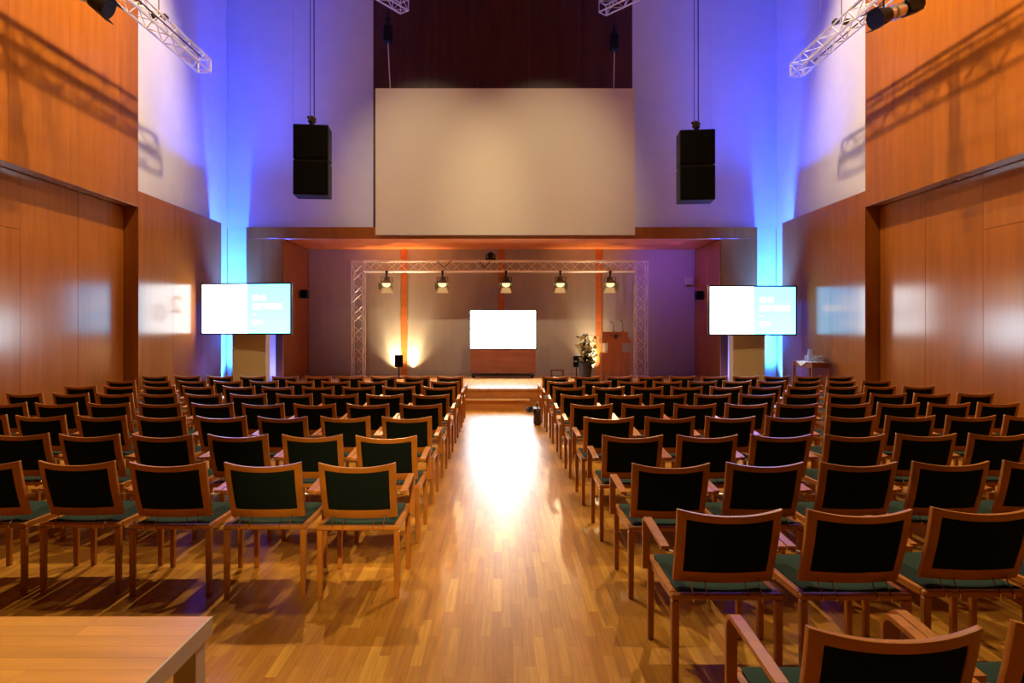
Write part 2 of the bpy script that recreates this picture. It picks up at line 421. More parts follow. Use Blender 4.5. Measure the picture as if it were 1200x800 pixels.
# ------------------------------------------------------------------ trusses
def truss(name, label, a, b, s=.23, bay=.25, cr=.018, br=.009, group=None, up=Vector((0, 0, 1)), root=None):
    a = Vector(a); b = Vector(b); d = (b - a); Ln = d.length; d.normalize()
    if root is None: root = thing(name, label, 'truss', a, 0, group); base = a
    else: base = Vector(root.location)
    side = d.cross(up).normalized(); up2 = side.cross(d).normalized()
    cs = [side * i * s / 2 + up2 * j * s / 2 for i, j in ((-1, -1), (1, -1), (1, 1), (-1, 1))]
    for c in cs: obj('chord', T((a - base + c, b - base + c, cr), n=8), M_alu, root, smooth=True)
    n = max(1, round(Ln / bay)); L = Ln / n; cache = {}
    for f in range(4):
        c0, c1 = cs[f], cs[(f + 1) % 4]
        for alt in (0, 1):
            p, q = (c0, c1 + d * L) if alt == 0 else (c1, c0 + d * L)
            cache[alt] = mesh('brace', T((p, q, br), n=5), M_alu)
        for k in range(n):
            obj('brace', cache[(k + f) % 2], None, root, a - base + d * L * k)
    for end in (Vector((0, 0, 0)), d * Ln):
        bm = bmesh.new()
        for f in range(4): tube(bm, a - base + end + cs[f], a - base + end + cs[(f + 1) % 4], cr * .8, n=6)
        obj('end_frame', bm, M_alu, root)
    return root
TX = 5.5; TZ = 6.5
lt = truss('lighting_truss', 'aluminium lighting truss hanging along the left wall', (-TX, 12, TZ), (-TX, 3.5, TZ))
rt = truss('lighting_truss', 'aluminium lighting truss hanging along the right wall', (TX, 12.1, TZ - .03), (TX, 3.6, TZ - .03))
for t, sx in ((lt, 1), (rt, 1)):
    for dy in (-1.6, -7):
        obj('suspension_cable', T(((0, dy, .12), (0, dy, TOP - TZ), .008), n=5), M_cable, t)
        bm = bmesh.new(); obox(bm, (-.09, dy, .14), (.09, .12, .06), bev=.01); obox(bm, (.09, dy, .14), (.09, .12, .06), bev=.01)
        obj('shackle', bm, M_black, t)
    obj('cable', T(((.13, -.4, .0), (.13, -8.4, -.02), .012), ((-.06, -2, .14), (-.06, -8.3, .14), .014), n=5), M_cable, t)
p0 = W(474, 8, 14); p1 = p0 + Vector((-.62, -.9, 0)).normalized() * 2.2
truss('cross_truss', 'short truss end above the left of the projection screen', p0, p1, group='trusses above the screen')
p0 = W(706, 10, 14); p1 = p0 + Vector((.7, -.8, 0)).normalized() * 2.2
truss('cross_truss', 'short truss end above the right of the projection screen', p0, p1, group='trusses above the screen')

# goal-shaped truss on the stage
YT = 16.95
zt_, xl, xr = W(0, 312, YT).z, W(420, 0, YT).x, W(751, 0, YT).x
root = thing('truss_arch', 'free-standing aluminium truss arch framing the stage', 'truss', (0, YT, SZ))
truss('', '', (xl, YT, SZ + .02), (xl, YT, zt_ + .12), .29, .28, .017, .009, up=Vector((0, 1, 0)), root=root)
truss('', '', (xr, YT, SZ + .02), (xr, YT, zt_ + .12), .29, .28, .017, .009, up=Vector((0, 1, 0)), root=root)
truss('', '', (xl + .15, YT, zt_), (xr - .15, YT, zt_), .26, .28, .022, .009, root=root)
for x in (xl, xr): obj('base_plate', B(((x - .2, -.2, 0), (x + .2, .2, .015)), bev=.003), M_alu, root)

# floodlights under the arch
def floodlight(p, label):
    t = thing('stage_floodlight', label, 'spotlight', p, 0, 'floodlights on the truss arch')
    M = Matrix.Rotation(R(-42), 3, 'X')
    obj('clamp', T(((0, 0, 0), (0, 0, -.12), .022), ((-.03, 0, .0), (.03, 0, .0), .035)), M_black, t)
    obj('yoke', T(((-.14, 0, -.15), (.14, 0, -.15), .01), ((-.14, 0, -.15), (-.14, 0, -.3), .01), ((.14, 0, -.15), (.14, 0, -.3), .01)), M_hood, t)
    bm = bmesh.new(); tube(bm, (0, .16, 0), (0, -.06, 0), .07, .13, n=16)
    bmesh.ops.rotate(bm, verts=bm.verts, matrix=Matrix.Rotation(R(50), 3, 'X')); bmesh.ops.translate(bm, verts=bm.verts, vec=(0, 0, -.28))
    obj('housing', bm, M_hood, t, smooth=True)
    bm = bmesh.new(); tube(bm, (0, -.062, 0), (0, -.07, 0), .105, n=18)
    bmesh.ops.rotate(bm, verts=bm.verts, matrix=Matrix.Rotation(R(50), 3, 'X')); bmesh.ops.translate(bm, verts=bm.verts, vec=(0, 0, -.28))
    obj('lens', bm, M_lens, t)
    def flap(pts, m):
        bm = bmesh.new(); vs = [bm.verts.new(p) for p in pts]; f = bm.faces.new(vs)
        r = bmesh.ops.extrude_face_region(bm, geom=[f]); n = f.normal.copy() if f.normal.length else Vector((0, 0, 1)); f.normal_update()
        for v in [x for x in r['geom'] if isinstance(x, bmesh.types.BMVert)]: v.co += f.normal * .004
        bmesh.ops.rotate(bm, verts=bm.verts, matrix=Matrix.Rotation(R(50), 3, 'X')); bmesh.ops.translate(bm, verts=bm.verts, vec=(0, 0, -.28))
        obj('barn_door', bm, m, t)
    flap([(-.1, -.07, -.12), (.1, -.07, -.12), (.15, -.17, -.22), (-.15, -.17, -.22)], M_flap_glow)
    flap([(-.1, -.07, .12), (.1, -.07, .12), (.14, -.2, .18), (-.14, -.2, .18)], M_hood)
    flap([(-.12, -.07, -.1), (-.12, -.07, .1), (-.18, -.17, .12), (-.18, -.17, -.12)], M_hood)
    flap([(.12, -.07, -.1), (.12, -.07, .1), (.18, -.17, .12), (.18, -.17, -.12)], M_hood)
    q = Vector(p) + Vector((0, -.12, -.38))
    l = lamp('floodlight_beam', 'SPOT', q, (q.x * .7, q.y - 2.8, -0.0 + .4), 240, (1, .70, .38), .08, 110, .7)
for px, lb in ((453, 'leftmost glowing floodlight under the stage truss arch'), (518.5, 'second glowing floodlight from the left under the truss arch'), (593, 'middle glowing floodlight under the truss arch'),
               (656.5, 'second glowing floodlight from the right under the truss arch'), (715, 'rightmost glowing floodlight under the stage truss arch')):
    p = W(px, 320, YT - .13); floodlight((p.x, YT - .13, zt_ - .15), lb)
p = W(575, 306, YT)
mh = thing('moving_head', 'small black moving head lamp sitting on top of the truss arch', 'spotlight', (p.x, YT, zt_ + .15))
bm = bmesh.new(); obox(bm, (0, 0, .03), (.26, .2, .06), bev=.01); obj('base', bm, M_black, mh)
bm = bmesh.new(); obox(bm, (-.11, 0, .1), (.03, .1, .14), bev=.005); obox(bm, (.11, 0, .1), (.03, .1, .14), bev=.005); obj('yoke', bm, M_black, mh)
bm = bmesh.new(); tube(bm, (0, .08, .15), (0, -.1, .13), .07, .085, n=14); obj('head', bm, M_black, mh, smooth=True)
o = obj('cable', T(((-.6, -.13, 0), (-.45, -.15, -.2), .01), ((-.45, -.15, -.2), (-.3, -.15, -.02), .01), ((-1.7, -.13, 0), (-1.5, -.15, -.18), .01), ((-1.5, -.15, -.18), (-1.3, -.15, -.0), .01), n=5), M_cable, root)
o.location = (0, 0, zt_ - SZ + .14)

# profile spotlights on the side trusses
def profile_spot(p, aim, label):
    t = thing('profile_spotlight', label, 'spotlight', p, 0, 'profile spotlights on the side trusses')
    d = Vector(aim).normalized(); M = d.to_track_quat('Y', 'Z').to_matrix()
    def rot(bm): bmesh.ops.rotate(bm, verts=bm.verts, matrix=M); bmesh.ops.translate(bm, verts=bm.verts, vec=(0, 0, -.34)); return bm
    obj('clamp', T(((0, 0, 0), (0, 0, -.12), .02), ((-.04, 0, .0), (.04, 0, .0), .035)), M_black, t)
    bm = T(((-.13, 0, 0), (.13, 0, 0), .012), n=6); u = bmesh.new()
    tube(u, (-.15, 0, -.12), (.15, 0, -.12), .012); tube(u, (-.15, 0, -.12), (-.15, 0, -.34), .012); tube(u, (.15, 0, -.12), (.15, 0, -.34), .012); obj('yoke', u, M_black, t); bm.free()
    bm = bmesh.new(); obox(bm, (0, -.3, 0), (.2, .3, .2), bev=.03); tube(bm, (0, -.45, 0), (0, -.5, 0), .07, n=12); obj('lamp_house', rot(bm), M_black, t, smooth=True)
    bm = bmesh.new(); tube(bm, (0, -.15, 0), (0, .12, 0), .085, n=16); tube(bm, (0, -.02, 0), (0, .02, 0), .105, n=16); obj('barrel', rot(bm), M_silver, t, smooth=True)
    bm = bmesh.new(); tube(bm, (0, .12, 0), (0, .36, 0), .095, .14, n=16); obox(bm, (0, .37, .12), (.26, .12, .01)); obox(bm, (0, .37, -.12), (.26, .12, .01)); obj('hood', rot(bm), M_black, t, smooth=True)
    u = bmesh.new(); path_tube(u, [(0, -.3, -.2), (.1, -.5, -.42), (.12, -.7, -.3), (.05, -.6, .0)], .01); obj('cable', u, M_cable, t)
profile_spot((5.42, 8.95, TZ - .16), (-1.3, -.35, -.55), 'black and silver profile spotlight clamped under the right truss, pointing down left')
profile_spot((-5.45, 8.45, TZ - .16), (1.25, .2, -.75), 'black profile spotlight clamped under the left truss')

# ------------------------------------------------------------------ hanging line array speakers
def array(pxc, pyt, rz, label):
    p = W(pxc, pyt, 12)
    t = thing('hanging_speaker', label, 'speaker', p, rz, 'hanging speakers beside the screen')
    for k in range(2):
        z1 = -.02 - k * .66; z0 = z1 - .64
        bm = bmesh.new(); obox(bm, (0, .17, (z0 + z1) / 2), (.64, .42, .64), bev=.012); c = obj('cabinet', bm, M_black, t)
        obj('grille', B(((-.305, -.05, z0 + .03), (.305, -.041, z1 - .03)), bev=.003), M_grille, c)
        obj('edge_strip', B(((-.315, -.048, z1 - .012), (.315, -.042, z1 - .004))), M_hood, c)
    obj('fly_bar', B(((-.03, -.05, 0.0), (.03, .35, .04)), ((-.3, .1, -.02), (.3, .16, .0))), M_black, t)
    bm = bmesh.new(); obox(bm, (.0, .1, .10), (.12, .08, .14), Matrix.Rotation(R(30), 3, 'Y'), .02); tube(bm, (-.08, .1, .16), (.06, .1, .05), .03); obj('shackle', bm, M_hood, t)
    obj('suspension_cable', T(((-.035, .1, .15), (-.035, .1, TOP - p.z), .006), n=5), M_cable, t)
    obj('suspension_cable', T(((.04, .1, .15), (.03, .1, TOP - p.z), .01), n=5), M_cable, t)
array(364.5, 145, R(6), 'black two-cabinet speaker hanging to the left of the projection screen')
array(817, 151, R(-6), 'black two-cabinet speaker hanging to the right of the projection screen')

# ------------------------------------------------------------------ televisions
def text_mesh(s, size, m, name, parent, loc, bold=0):
    cu = bpy.data.curves.new('lettering', 'FONT'); cu.body = s; cu.size = size; cu.offset = bold; cu.extrude = .0008
    tmp = bpy.data.objects.new('tmp', cu); C.objects.link(tmp); bpy.context.view_layer.update()
    dg = bpy.context.evaluated_depsgraph_get(); me = bpy.data.meshes.new_from_object(tmp.evaluated_get(dg))
    bpy.data.objects.remove(tmp); me.materials.clear(); me.materials.append(m)
    o = bpy.data.objects.new(name, me); C.objects.link(o); o.parent = parent; o.location = loc; o.rotation_euler = (R(90), 0, 0)
    return o
def side_tv(px0, px1, py0, py1, d, rz, label, slabel, txt_off):
    c = W((px0 + px1) / 2, (py0 + py1) / 2, d)
    w_ = (px1 - px0) * d / F / math.cos(rz); h = (py1 - py0) * d / F
    t = thing('television', label, 'television', (c.x, d, c.z), rz, 'large side televisions')
    bm = bmesh.new()
    b0 = .03
    for lo, hi in (((-w_/2, -.03, -h/2), (w_/2, .04, -h/2 + b0)), ((-w_/2, -.03, h/2 - b0), (w_/2, .04, h/2)), ((-w_/2, -.03, -h/2 + b0), (-w_/2 + b0, .04, h/2 - b0)), ((w_/2 - b0, -.03, -h/2 + b0), (w_/2, .04, h/2 - b0)), ((-w_/2 + b0, 0, -h/2 + b0), (w_/2 - b0, .04, h/2 - b0))):
        box(bm, lo, hi)
    obj('bezel', bm, M_tv, t)
    xs = -w_/2 + b0 + (w_ - 2*b0) * .51
    obj('white_slide', B(((-w_/2 + b0, -.02, -h/2 + b0), (xs, -.002, h/2 - b0))), M_side_white, t)
    obj('blue_slide', B(((xs, -.02, -h/2 + b0), (w_/2 - b0, -.002, h/2 - b0))), M_side_blue, t)
    x = xs + .12
    for s, z, sz in (('EINE', .17, .15), ('ZEITREISE', -.0, .15), ('–', -.15, .15), ('que.', -.30, .15)):
        text_mesh(s, sz, M_side_text, 'lettering', t, (x, -.022, z * h / 1.04), .003)
    text_mesh('2', .5, M_side_num, 'numeral', t, (-w_ * .40, -.0215, -.08), 0)
    text_mesh('0', .5, M_side_num, 'numeral', t, (-w_ * .24, -.0215, -.25), 0)
    obj('back_cover', B(((-w_/2 + .15, .041, -h/2 + .12), (w_/2 - .15, .09, h/2 - .12)), bev=.01), M_black, t)
    # beige covered pedestal it stands on
    s = thing('screen_pedestal', slabel, 'stand', (0, 0, 0), 0, 'beige pedestals under the side televisions')
    return t, s, c, h
for px0, px1, py0, py1, d, rz, lab, sl, a0, a1, pd in (
    (233, 344.5, 331.5, 392, 13.5, R(-7), 'large television on the left showing a white and blue slide', 'beige covered pedestal under the left television', 272, 311.5, 13.85),
    (829, 934.5, 334.5, 393, 13.6, R(3), 'large television on the right showing a white and blue slide', 'beige covered pedestal under the right television', 859, 896.5, 13.9)):
    t, s, c, h = side_tv(px0, px1, py0, py1, d, rz, lab, sl, 0)
    x0, x1 = W(a0, 0, pd).x, W(a1, 0, pd).x; xm = (x0 + x1) / 2; s.location = (xm, pd, 0)
    hwp = (x1 - x0) / 2; ztop = c.z + .1
    obj('cover', B(((-hwp, 0, .04), (hwp, .25, ztop)), bev=.008), M_beige, s)
    obj('base', B(((-hwp - .04, -.03, 0), (hwp + .04, .4, .04)), bev=.006), M_black, s)
    obj('bracket', B(((-hwp + .05, -.25, c.z - .12), (hwp - .05, -.001, c.z + .08))), M_black, s)

# stage television on its trolley
d = 16.5; c = W(589.5, 386, d)
t = thing('presentation_television', 'television with a blank white screen at the middle of the stage', 'television', (c.x, d, c.z))
w_, h = 78 * d / F, 45.5 * d / F
bm = bmesh.new()
for lo, hi in (((-w_/2, -.03, -h/2), (w_/2, .03, -h/2 + .02)), ((-w_/2, -.03, h/2 - .02), (w_/2, .03, h/2)), ((-w_/2, -.03, -h/2 + .02), (-w_/2 + .02, .03, h/2 - .02)), ((w_/2 - .02, -.03, -h/2 + .02), (w_/2, .03, h/2 - .02)), ((-w_/2 + .02, 0, -h/2 + .02), (w_/2 - .02, .03, h/2 - .02))): box(bm, lo, hi)
obj('bezel', bm, M_tv, t)
obj('screen', B(((-w_/2 + .02, -.02, -h/2 + .02), (w_/2 - .02, -.002, h/2 - .02))), M_white_em, t)
tr = thing('television_trolley', 'reddish wooden trolley on castors under the stage television', 'trolley', (c.x, d, SZ))
zt2 = c.z - h/2 - SZ
obj('front_panel', B(((-.83, .0, .12), (.83, .03, zt2 - .01)), bev=.004), M_cab, tr)
obj('mast', B(((-.2, .05, .1), (-.12, .11, zt2 + h * .7)), ((.12, .05, .1), (.2, .11, zt2 + h * .7))), M_black, tr)
obj('crossbar', B(((-.4, .032, zt2 + .2), (.4, .049, zt2 + .3))), M_black, tr)
obj('foot', B(((-.8, -.12, .05), (-.7, .45, .09)), bev=.004), M_black, tr); obj('foot', B(((.7, -.12, .05), (.8, .45, .09)), bev=.004), M_black, tr)
obj('shelf', B(((-.69, .03, .06), (.69, .4, .09))), M_black, tr)
for x in (-.75, .75):
    for y in (-.08, .4): obj('castor', T(((x - .02, y, .026), (x + .02, y, .026), .026), n=12), M_black, tr, smooth=True)

# ------------------------------------------------------------------ lectern with microphones
d = 15.6; lx = W(721.5, 0, d).x; k = d / F
le = thing('lectern', 'wooden lectern with a crest on its front, right side of the stage', 'lectern', (lx, d, SZ))
def lz(py): return CH - (py - VY) * k - SZ
X0, X1 = (705.5 - 721.5) * k, (736 - 721.5) * k
xa, xb = (712 - 721.5) * k, (729.5 - 721.5) * k; xc = (734.5 - 721.5) * k
obj('front_panel', B(((xa, 0, .02), (xb, .03, lz(388.5))), bev=.003), M_lect, le)
obj('lower_box', B(((X0, .005, 0.0), (xa - .001, .4, lz(413))), ((xb + .001, .005, 0), (xc, .4, lz(413))), ((xa - .001, .031, 0), (xb + .001, .4, lz(413)))), M_lect, le)
obj('upper_box', B(((X0, .005, lz(402)), (xa - .001, .45, lz(388.5))), ((xb + .001, .005, lz(402)), (X1, .45, lz(388.5))), ((xa, .031, lz(413) + .002), (xb, .4, lz(388.5)))), M_lect, le)
bm = bmesh.new(); vs = [(X1, .02, lz(402)), (X1 + .09, .02, lz(402)), (X1 + .09, .02, lz(400)), (X1, .02, lz(395))]
a = [bm.verts.new(v) for v in vs]; b_ = [bm.verts.new((v[0], .4, v[2])) for v in vs]
bm.faces.new(a); bm.faces.new(b_[::-1])
for i in range(4): bm.faces.new((a[i], b_[i], b_[(i + 1) % 4], a[(i + 1) % 4]))
obj('side_shelf', bm, M_lect, le)
obj('side_cabinet', B(((xc + .001, .05, 0), (xc + .10, .4, lz(413))), bev=.003), M_lect, le)
M_crest = mat('dark_crest', (.07, .028, .012), .5)
bm = bmesh.new()                                    # crest: shield between two scrolls
zc = lz(394.5)
for px_, s_ in ((0, 1),):
    pts = [(-.045, .055), (.045, .055), (.045, -.01), (.025, -.05), (0, -.07), (-.025, -.05), (-.045, -.01)]
    f1 = [bm.verts.new((x, -.006, zc + z)) for x, z in pts]; f0 = [bm.verts.new((x, 0, zc + z)) for x, z in pts]
    bm.faces.new(f1)
    for i in range(7): bm.faces.new((f1[i], f1[(i + 1) % 7], f0[(i + 1) % 7], f0[i]))
for sx in (-1, 1):
    path_tube(bm, [(sx * .05, -.004, zc), (sx * .08, -.004, zc + .05), (sx * .12, -.004, zc + .05), (sx * .13, -.004, zc + .01), (sx * .10, -.004, zc - .01)], .006, 5)
path_tube(bm, [(-.05, -.004, zc + .075), (0, -.004, zc + .09), (.05, -.004, zc + .075)], .006, 5)
obj('crest', bm, M_crest, le)
def mic(x, tipx, tipz, lab):
    m_ = thing('gooseneck_microphone', lab, 'microphone', (lx + x, d + .15, SZ + lz(388.5)), 0, 'microphones on the lectern')
    pts = [Vector((0, 0, 0)), Vector((tipx * .1, -.01, tipz * .6)), Vector((tipx * .4, -.03, tipz * .9)), Vector((tipx * .8, -.05, tipz))]
    bm = bmesh.new(); path_tube(bm, pts, .006, 6); obj('gooseneck', bm, M_black, m_)
    obj('microphone_capsule', T((pts[-1], pts[-1] + Vector((tipx * .25, -.02, tipz * .02)), .016, .012)), M_black, m_)
    obj('base', T(((0, 0, 0), (0, 0, .015), .03)), M_black, m_)
mic(-.02, -.09, .24, 'left gooseneck microphone bending left on the lectern')
mic(.20, -.06, .27, 'right gooseneck microphone standing upright on the lectern')

# flower arrangement in a tall pot
d = 15.9; fx = W(686, 0, d).x
fp = thing('flower_arrangement', 'tall yellow and green flower arrangement in a foil-wrapped pot beside the lectern', 'plant', (fx, d, SZ))
bm = bmesh.new(); lathe(bm, [(.13, 0), (.14, .05), (.155, .2), (.16, .35), (.17, .46), (.15, .46), (.14, .42)], n=18)
for v in bm.verts:
    a = math.atan2(v.co.y, v.co.x); v.co.xy *= 1 + .05 * math.sin(a * 5 + v.co.z * 40) * math.sin(v.co.z * 23 + a)
obj('pot', bm, M_foil, fp, smooth=True)
bm = bmesh.new(); rng = random.Random(3)
stems = []
for i in range(26):
    a = rng.uniform(0, 6.28); sp2 = rng.uniform(.02, .30) * (1 if i % 3 else .6); hh = rng.uniform(.62, 1.26) - sp2 * .7
    tip = Vector((math.cos(a) * sp2, math.sin(a) * sp2 * .7, hh)); stems.append(tip)
    tube(bm, (math.cos(a) * .04, math.sin(a) * .04, .42), tip, .006, .003, n=4)
obj('stems', bm, M_leaf, fp, kind='stuff')
bm = bmesh.new()
def leaf(bm, base, dirv, L_, w0):
    dirv = dirv.normalized(); s = dirv.orthogonal().normalized(); 
    s = (s * math.cos(rng.uniform(0, 6)) + dirv.cross(s) * math.sin(rng.uniform(0, 6))).normalized()
    p = [base, base + dirv * L_ * .5 + s * w0, base + dirv * L_, base + dirv * L_ * .5 - s * w0]
    bm.faces.new([bm.verts.new(q) for q in p])
for i in range(420):
    tip = rng.choice(stems); f = rng.uniform(.15, .95)
    base = Vector((tip.x * f, tip.y * f, .42 + (tip.z - .42) * f))
    leaf(bm, base, Vector((rng.uniform(-1, 1), rng.uniform(-1, 1), rng.uniform(-.3, .8))), rng.uniform(.06, .14), rng.uniform(.012, .025))
for i in range(40):
    a = rng.uniform(0, 6.28)
    leaf(bm, Vector((math.cos(a) * .12, math.sin(a) * .1, .44)), Vector((math.cos(a), math.sin(a), rng.uniform(-.6, .2))), rng.uniform(.12, .2), .03)
obj('foliage', bm, M_leaf, fp, kind='stuff')
bl = {}
for nm, m_ in (('y', M_yellow), ('p', M_pale)):
    bm = bmesh.new()
    for i in range(6):
        a = i * math.pi / 3; q = Vector((math.cos(a), math.sin(a), .3)); s = Vector((-math.sin(a), math.cos(a), 0))
        bm.faces.new([bm.verts.new(v) for v in (Vector((0, 0, 0)), q * .022 + s * .014, q * .04, q * .022 - s * .014)])
    bmesh.ops.create_icosphere(bm, subdivisions=1, radius=.012); bl[nm] = mesh('blossom', bm, m_)
for i in range(95):
    tip = rng.choice(stems); f = rng.uniform(.55, 1.03)
    o = obj('blossom', bl['y' if rng.random() < .6 else 'p'], None, fp, Vector((tip.x * f + rng.uniform(-.04, .04), tip.y * f - .02, .42 + (tip.z - .42) * f)))
    o.rotation_euler = (rng.uniform(.3, 1.8), rng.uniform(-.6, .6), rng.uniform(-1, 1)); o.scale = [rng.uniform(.8, 1.4)] * 3

# stage loudspeakers on short stands
def stand_speaker(px, pyt, pyb, wpx, d, rz, lab):
    k = d / F; p = W(px, 0, d)
    t = thing('stage_speaker', lab, 'speaker', (p.x, d, SZ), rz, 'small speakers on the stage')
    z0, z1 = CH - (pyb - VY) * k - SZ, CH - (pyt - VY) * k - SZ; ww = wpx * k / 2
    bm = bmesh.new(); obox(bm, (0, 0, (z0 + z1) / 2), (2 * ww, .22, z1 - z0), Matrix.Rotation(R(-8), 3, 'X'), .02); obj('cabinet', bm, M_black, t)
    bm = bmesh.new(); obox(bm, (0, -.115, (z0 + z1) / 2 + .016), (2 * ww - .03, .01, z1 - z0 - .04), Matrix.Rotation(R(-8), 3, 'X')); obj('grille', bm, M_grille, t)
    obj('pole', T(((0, 0, .02), (0, 0, z0 + .02), .015)), M_black, t)
    obj('base_plate', T(((0, 0, 0), (0, 0, .02), .14), n=18), M_black, t)
stand_speaker(467.5, 416, 430, 9.5, 16.4, R(5), 'small black speaker on a short stand at the left of the stage')
stand_speaker(675.5, 417, 430, 7.5, 16.5, R(-5), 'small black speaker half hidden behind the flower arrangement')
st_ = thing('stool', 'low brown wooden stool at the back of the stage beside the trolley', 'stool', (W(653, 0, 17.1).x, 17.1, SZ))
obj('top', B(((-.18, -.13, .15), (.18, .13, .18)), bev=.004), M_cab, st_)
for x in (-.15, .15):
    for y in (-.1, .1): obj('leg', B(((x - .015, y - .015, 0), (x + .015, y + .015, .15))), M_cab, st_)
# wall speakers and box inside the recess
for px, py, sx, lab in ((359, 344.5, -1, 'small black speaker on the left side wall of the stage'), (813, 346, 1, 'small black speaker on the right side wall of the stage')):
    p = W(px, py, 16.9)
    t = thing('wall_speaker', lab, 'speaker', (sx * 5.245, 16.9, p.z), 0, 'wall speakers in the stage recess')
    x0, x1 = sorted((0 - sx * .02, -sx * .2))
    bm = B(((x0, -.09, -.11), (x1, .09, .11)), bev=.01); obj('cabinet', bm, M_black, t)
    obj('bracket', B(((min(0, -sx * .02), -.03, -.04), (max(0, -sx * .02), .03, .04))), M_black, t)
    obj('grille', B(((x0 + .01, -.098, -.10), (x1 - .01, -.091, .10))), M_grille, t)
p = W(808, 329, 17.5)
t = thing('wall_box', 'beige box on the stage rear wall above the right wall speaker', 'box', (p.x, 17.6, p.z))
obj('housing', B(((-.11, -.1, -.11), (.11, 0, .11)), bev=.01), M_ltgrey, t)
obj('lid', B(((-.10, -.11, -.10), (.10, -.101, .10)), bev=.003), M_ltgrey, t)

# ------------------------------------------------------------------ side table on the right with napkin, carafe, plate
M_tab = mat('side_table_wood', (.26, .08, .025), .4, grain=(3, 3, 3, .12))
sx0, sx1, sy0, sy1, sh = 5.95, 6.34, 12.45, 13.3, 1.0
tb = thing('side_table', 'tall narrow wooden table against the right wall behind the chairs', 'table', ((sx0 + sx1) / 2, sy0, 0))
hx = (sx1 - sx0) / 2
obj('tabletop', B(((-hx, 0, sh - .03), (hx, sy1 - sy0, sh)), bev=.003), M_tab, tb)
obj('apron', B(((-hx + .02, .02, sh - .11), (hx - .02, .04, sh - .03)), ((-hx + .02, .81, sh - .11), (hx - .02, .83, sh - .03)), ((-hx + .02, .04, sh - .11), (-hx + .04, .81, sh - .03))), M_tab, tb)
for x in (-hx + .03, hx - .03):
    for y in (.03, .82): obj('leg', B(((x - .022, y - .022, 0), (x + .022, y + .022, sh - .03))), M_tab, tb)
nap = bmesh.new(); grid = []
for i in range(9):
    row = []
    for j in range(9):
        x = -.20 + .36 * j / 8; y = .05 + .6 * i / 8; z = sh + .004 + .003 * math.sin(j * 2 + i)
        row.append(nap.verts.new((x, y, z)))
    grid.append(row)
for i in range(8):
    for j in range(8): nap.faces.new((grid[i][j], grid[i][j + 1], grid[i + 1][j + 1], grid[i + 1][j]))
# corner hanging over the left edge
a_ = [nap.verts.new((-.203, .05 + .6 * i / 8, sh - .09 * max(0, 1 - abs(i - 5) / 3.0))) for i in range(9)]
for i in range(8): nap.faces.new((grid[i][0], grid[i + 1][0], a_[i + 1], a_[i]))
o = obj('napkin', nap, M_cloth, None, ((sx0 + sx1) / 2, sy0, 0), smooth=True); tag(o, 'white cloth napkin on the tall side table, one corner hanging down', 'napkin')
bm = bmesh.new(); lathe(bm, [(.05, 0), (.055, .02), (.06, .1), (.045, .16), (.04, .2), (.05, .24), (.044, .24), (.034, .2), (.04, .16), (.053, .1), (.05, .025), (.03, .02)], n=18)
o = obj('carafe', bm, M_glass, None, (6.05, 12.72, sh + .009), smooth=True); tag(o, 'clear glass carafe on the white napkin on the side table', 'carafe')
for x, y, lab in ((6.17, 12.66, 'drinking glass beside the carafe, nearer the wall'), (6.06, 12.9, 'drinking glass behind the carafe on the side table')):
    bm = bmesh.new(); lathe(bm, [(.03, 0), (.036, .11), (.033, .11), (.028, .01)], n=16)
    o = obj('drinking_glass', bm, M_glass, None, (x, y, sh + .009), smooth=True); tag(o, lab, 'glass', 'glasses on the side table')
bm = bmesh.new(); lathe(bm, [(.05, 0), (.12, .05), (.15, .1), (.145, .1), (.11, .055), (.04, .01)], n=20)
o = obj('bowl', bm, M_cloth, None, (6.20, 12.85, sh + .009), smooth=True); tag(o, 'shallow white bowl beside the glass carafe on the side table', 'bowl')

# bag and cable at the aisle
bgp = W(629.5, 497, 1216 / (497 - 388.0))
bg = thing('shoulder_bag', 'dark brown bag on the floor beside the front chair of the right block', 'bag', (bgp.x, bgp.y, 0))
bm = bmesh.new(); obox(bm, (0, 0, .14), (.13, .34, .28), bev=.03)
for v in bm.verts:
    v.co.x *= 1 - .25 * (v.co.z / .3); v.co.y *= 1 - .1 * v.co.z / .3
obj('body', bm, M_bag, bg, smooth=True)
obj('flap', B(((-.062, -.15, .2), (-.07, .15, .285)), ((-.062, -.15, .272), (.055, .15, .284))), M_bag, bg)
bm = bmesh.new(); path_tube(bm, [(0, -.13, .27), (0, -.09, .36), (0, .0, .39), (0, .09, .36), (0, .13, .27)], .009); obj('handle', bm, M_bag, bg)
bm = bmesh.new()
pts = [Vector((math.cos(i * .55) * (.13 + .004 * (i % 5)), math.sin(i * .55) * (.12), .012 + i * .0022)) for i in range(46)]
path_tube(bm, pts, .01, 5)
o = obj('coiled_cable', bm, M_cable, None, (.62, 12.75, 0)); tag(o, 'coil of dark cable on the floor at the right end of the stage step', 'cable')

# ------------------------------------------------------------------ foreground table, bottom left
tx, ty, tz = -.872, 1.957, .74
ft = thing('beech_table', 'beech table with a butcher-block top in the lower left corner', 'table', (tx, ty, 0))
th = .052; sw = .062
sl = {}
rng = random.Random(11)
y = 0.0; i = 0
lens = [.42, .55, .68, .33]
for L_ in lens: sl[L_] = mesh('stave', B(((-L_ + .0003, -sw + .0002, -.03), (-.0003, -.0002, 0)), bev=.0003), M_beech)
while y > -1.15:
    x = -.006 - rng.choice((0, 0, 0)) ; first = True
    while x > -1.55:
        L_ = rng.choice(lens)
        obj('stave', sl[L_], None, ft, (x, y, tz)); x -= L_
    y -= sw; i += 1
yend = y
obj('side_edge', B(((-.006, yend, tz - th), (0, 0, tz)), ((-1.9, -.02, tz - th), (-.0065, -.002, tz - .031))), M_tableedge, ft)
obj('underframe', B(((-1.9, yend, tz - th), (-.008, -.022, tz - .032))), M_tableedge, ft)
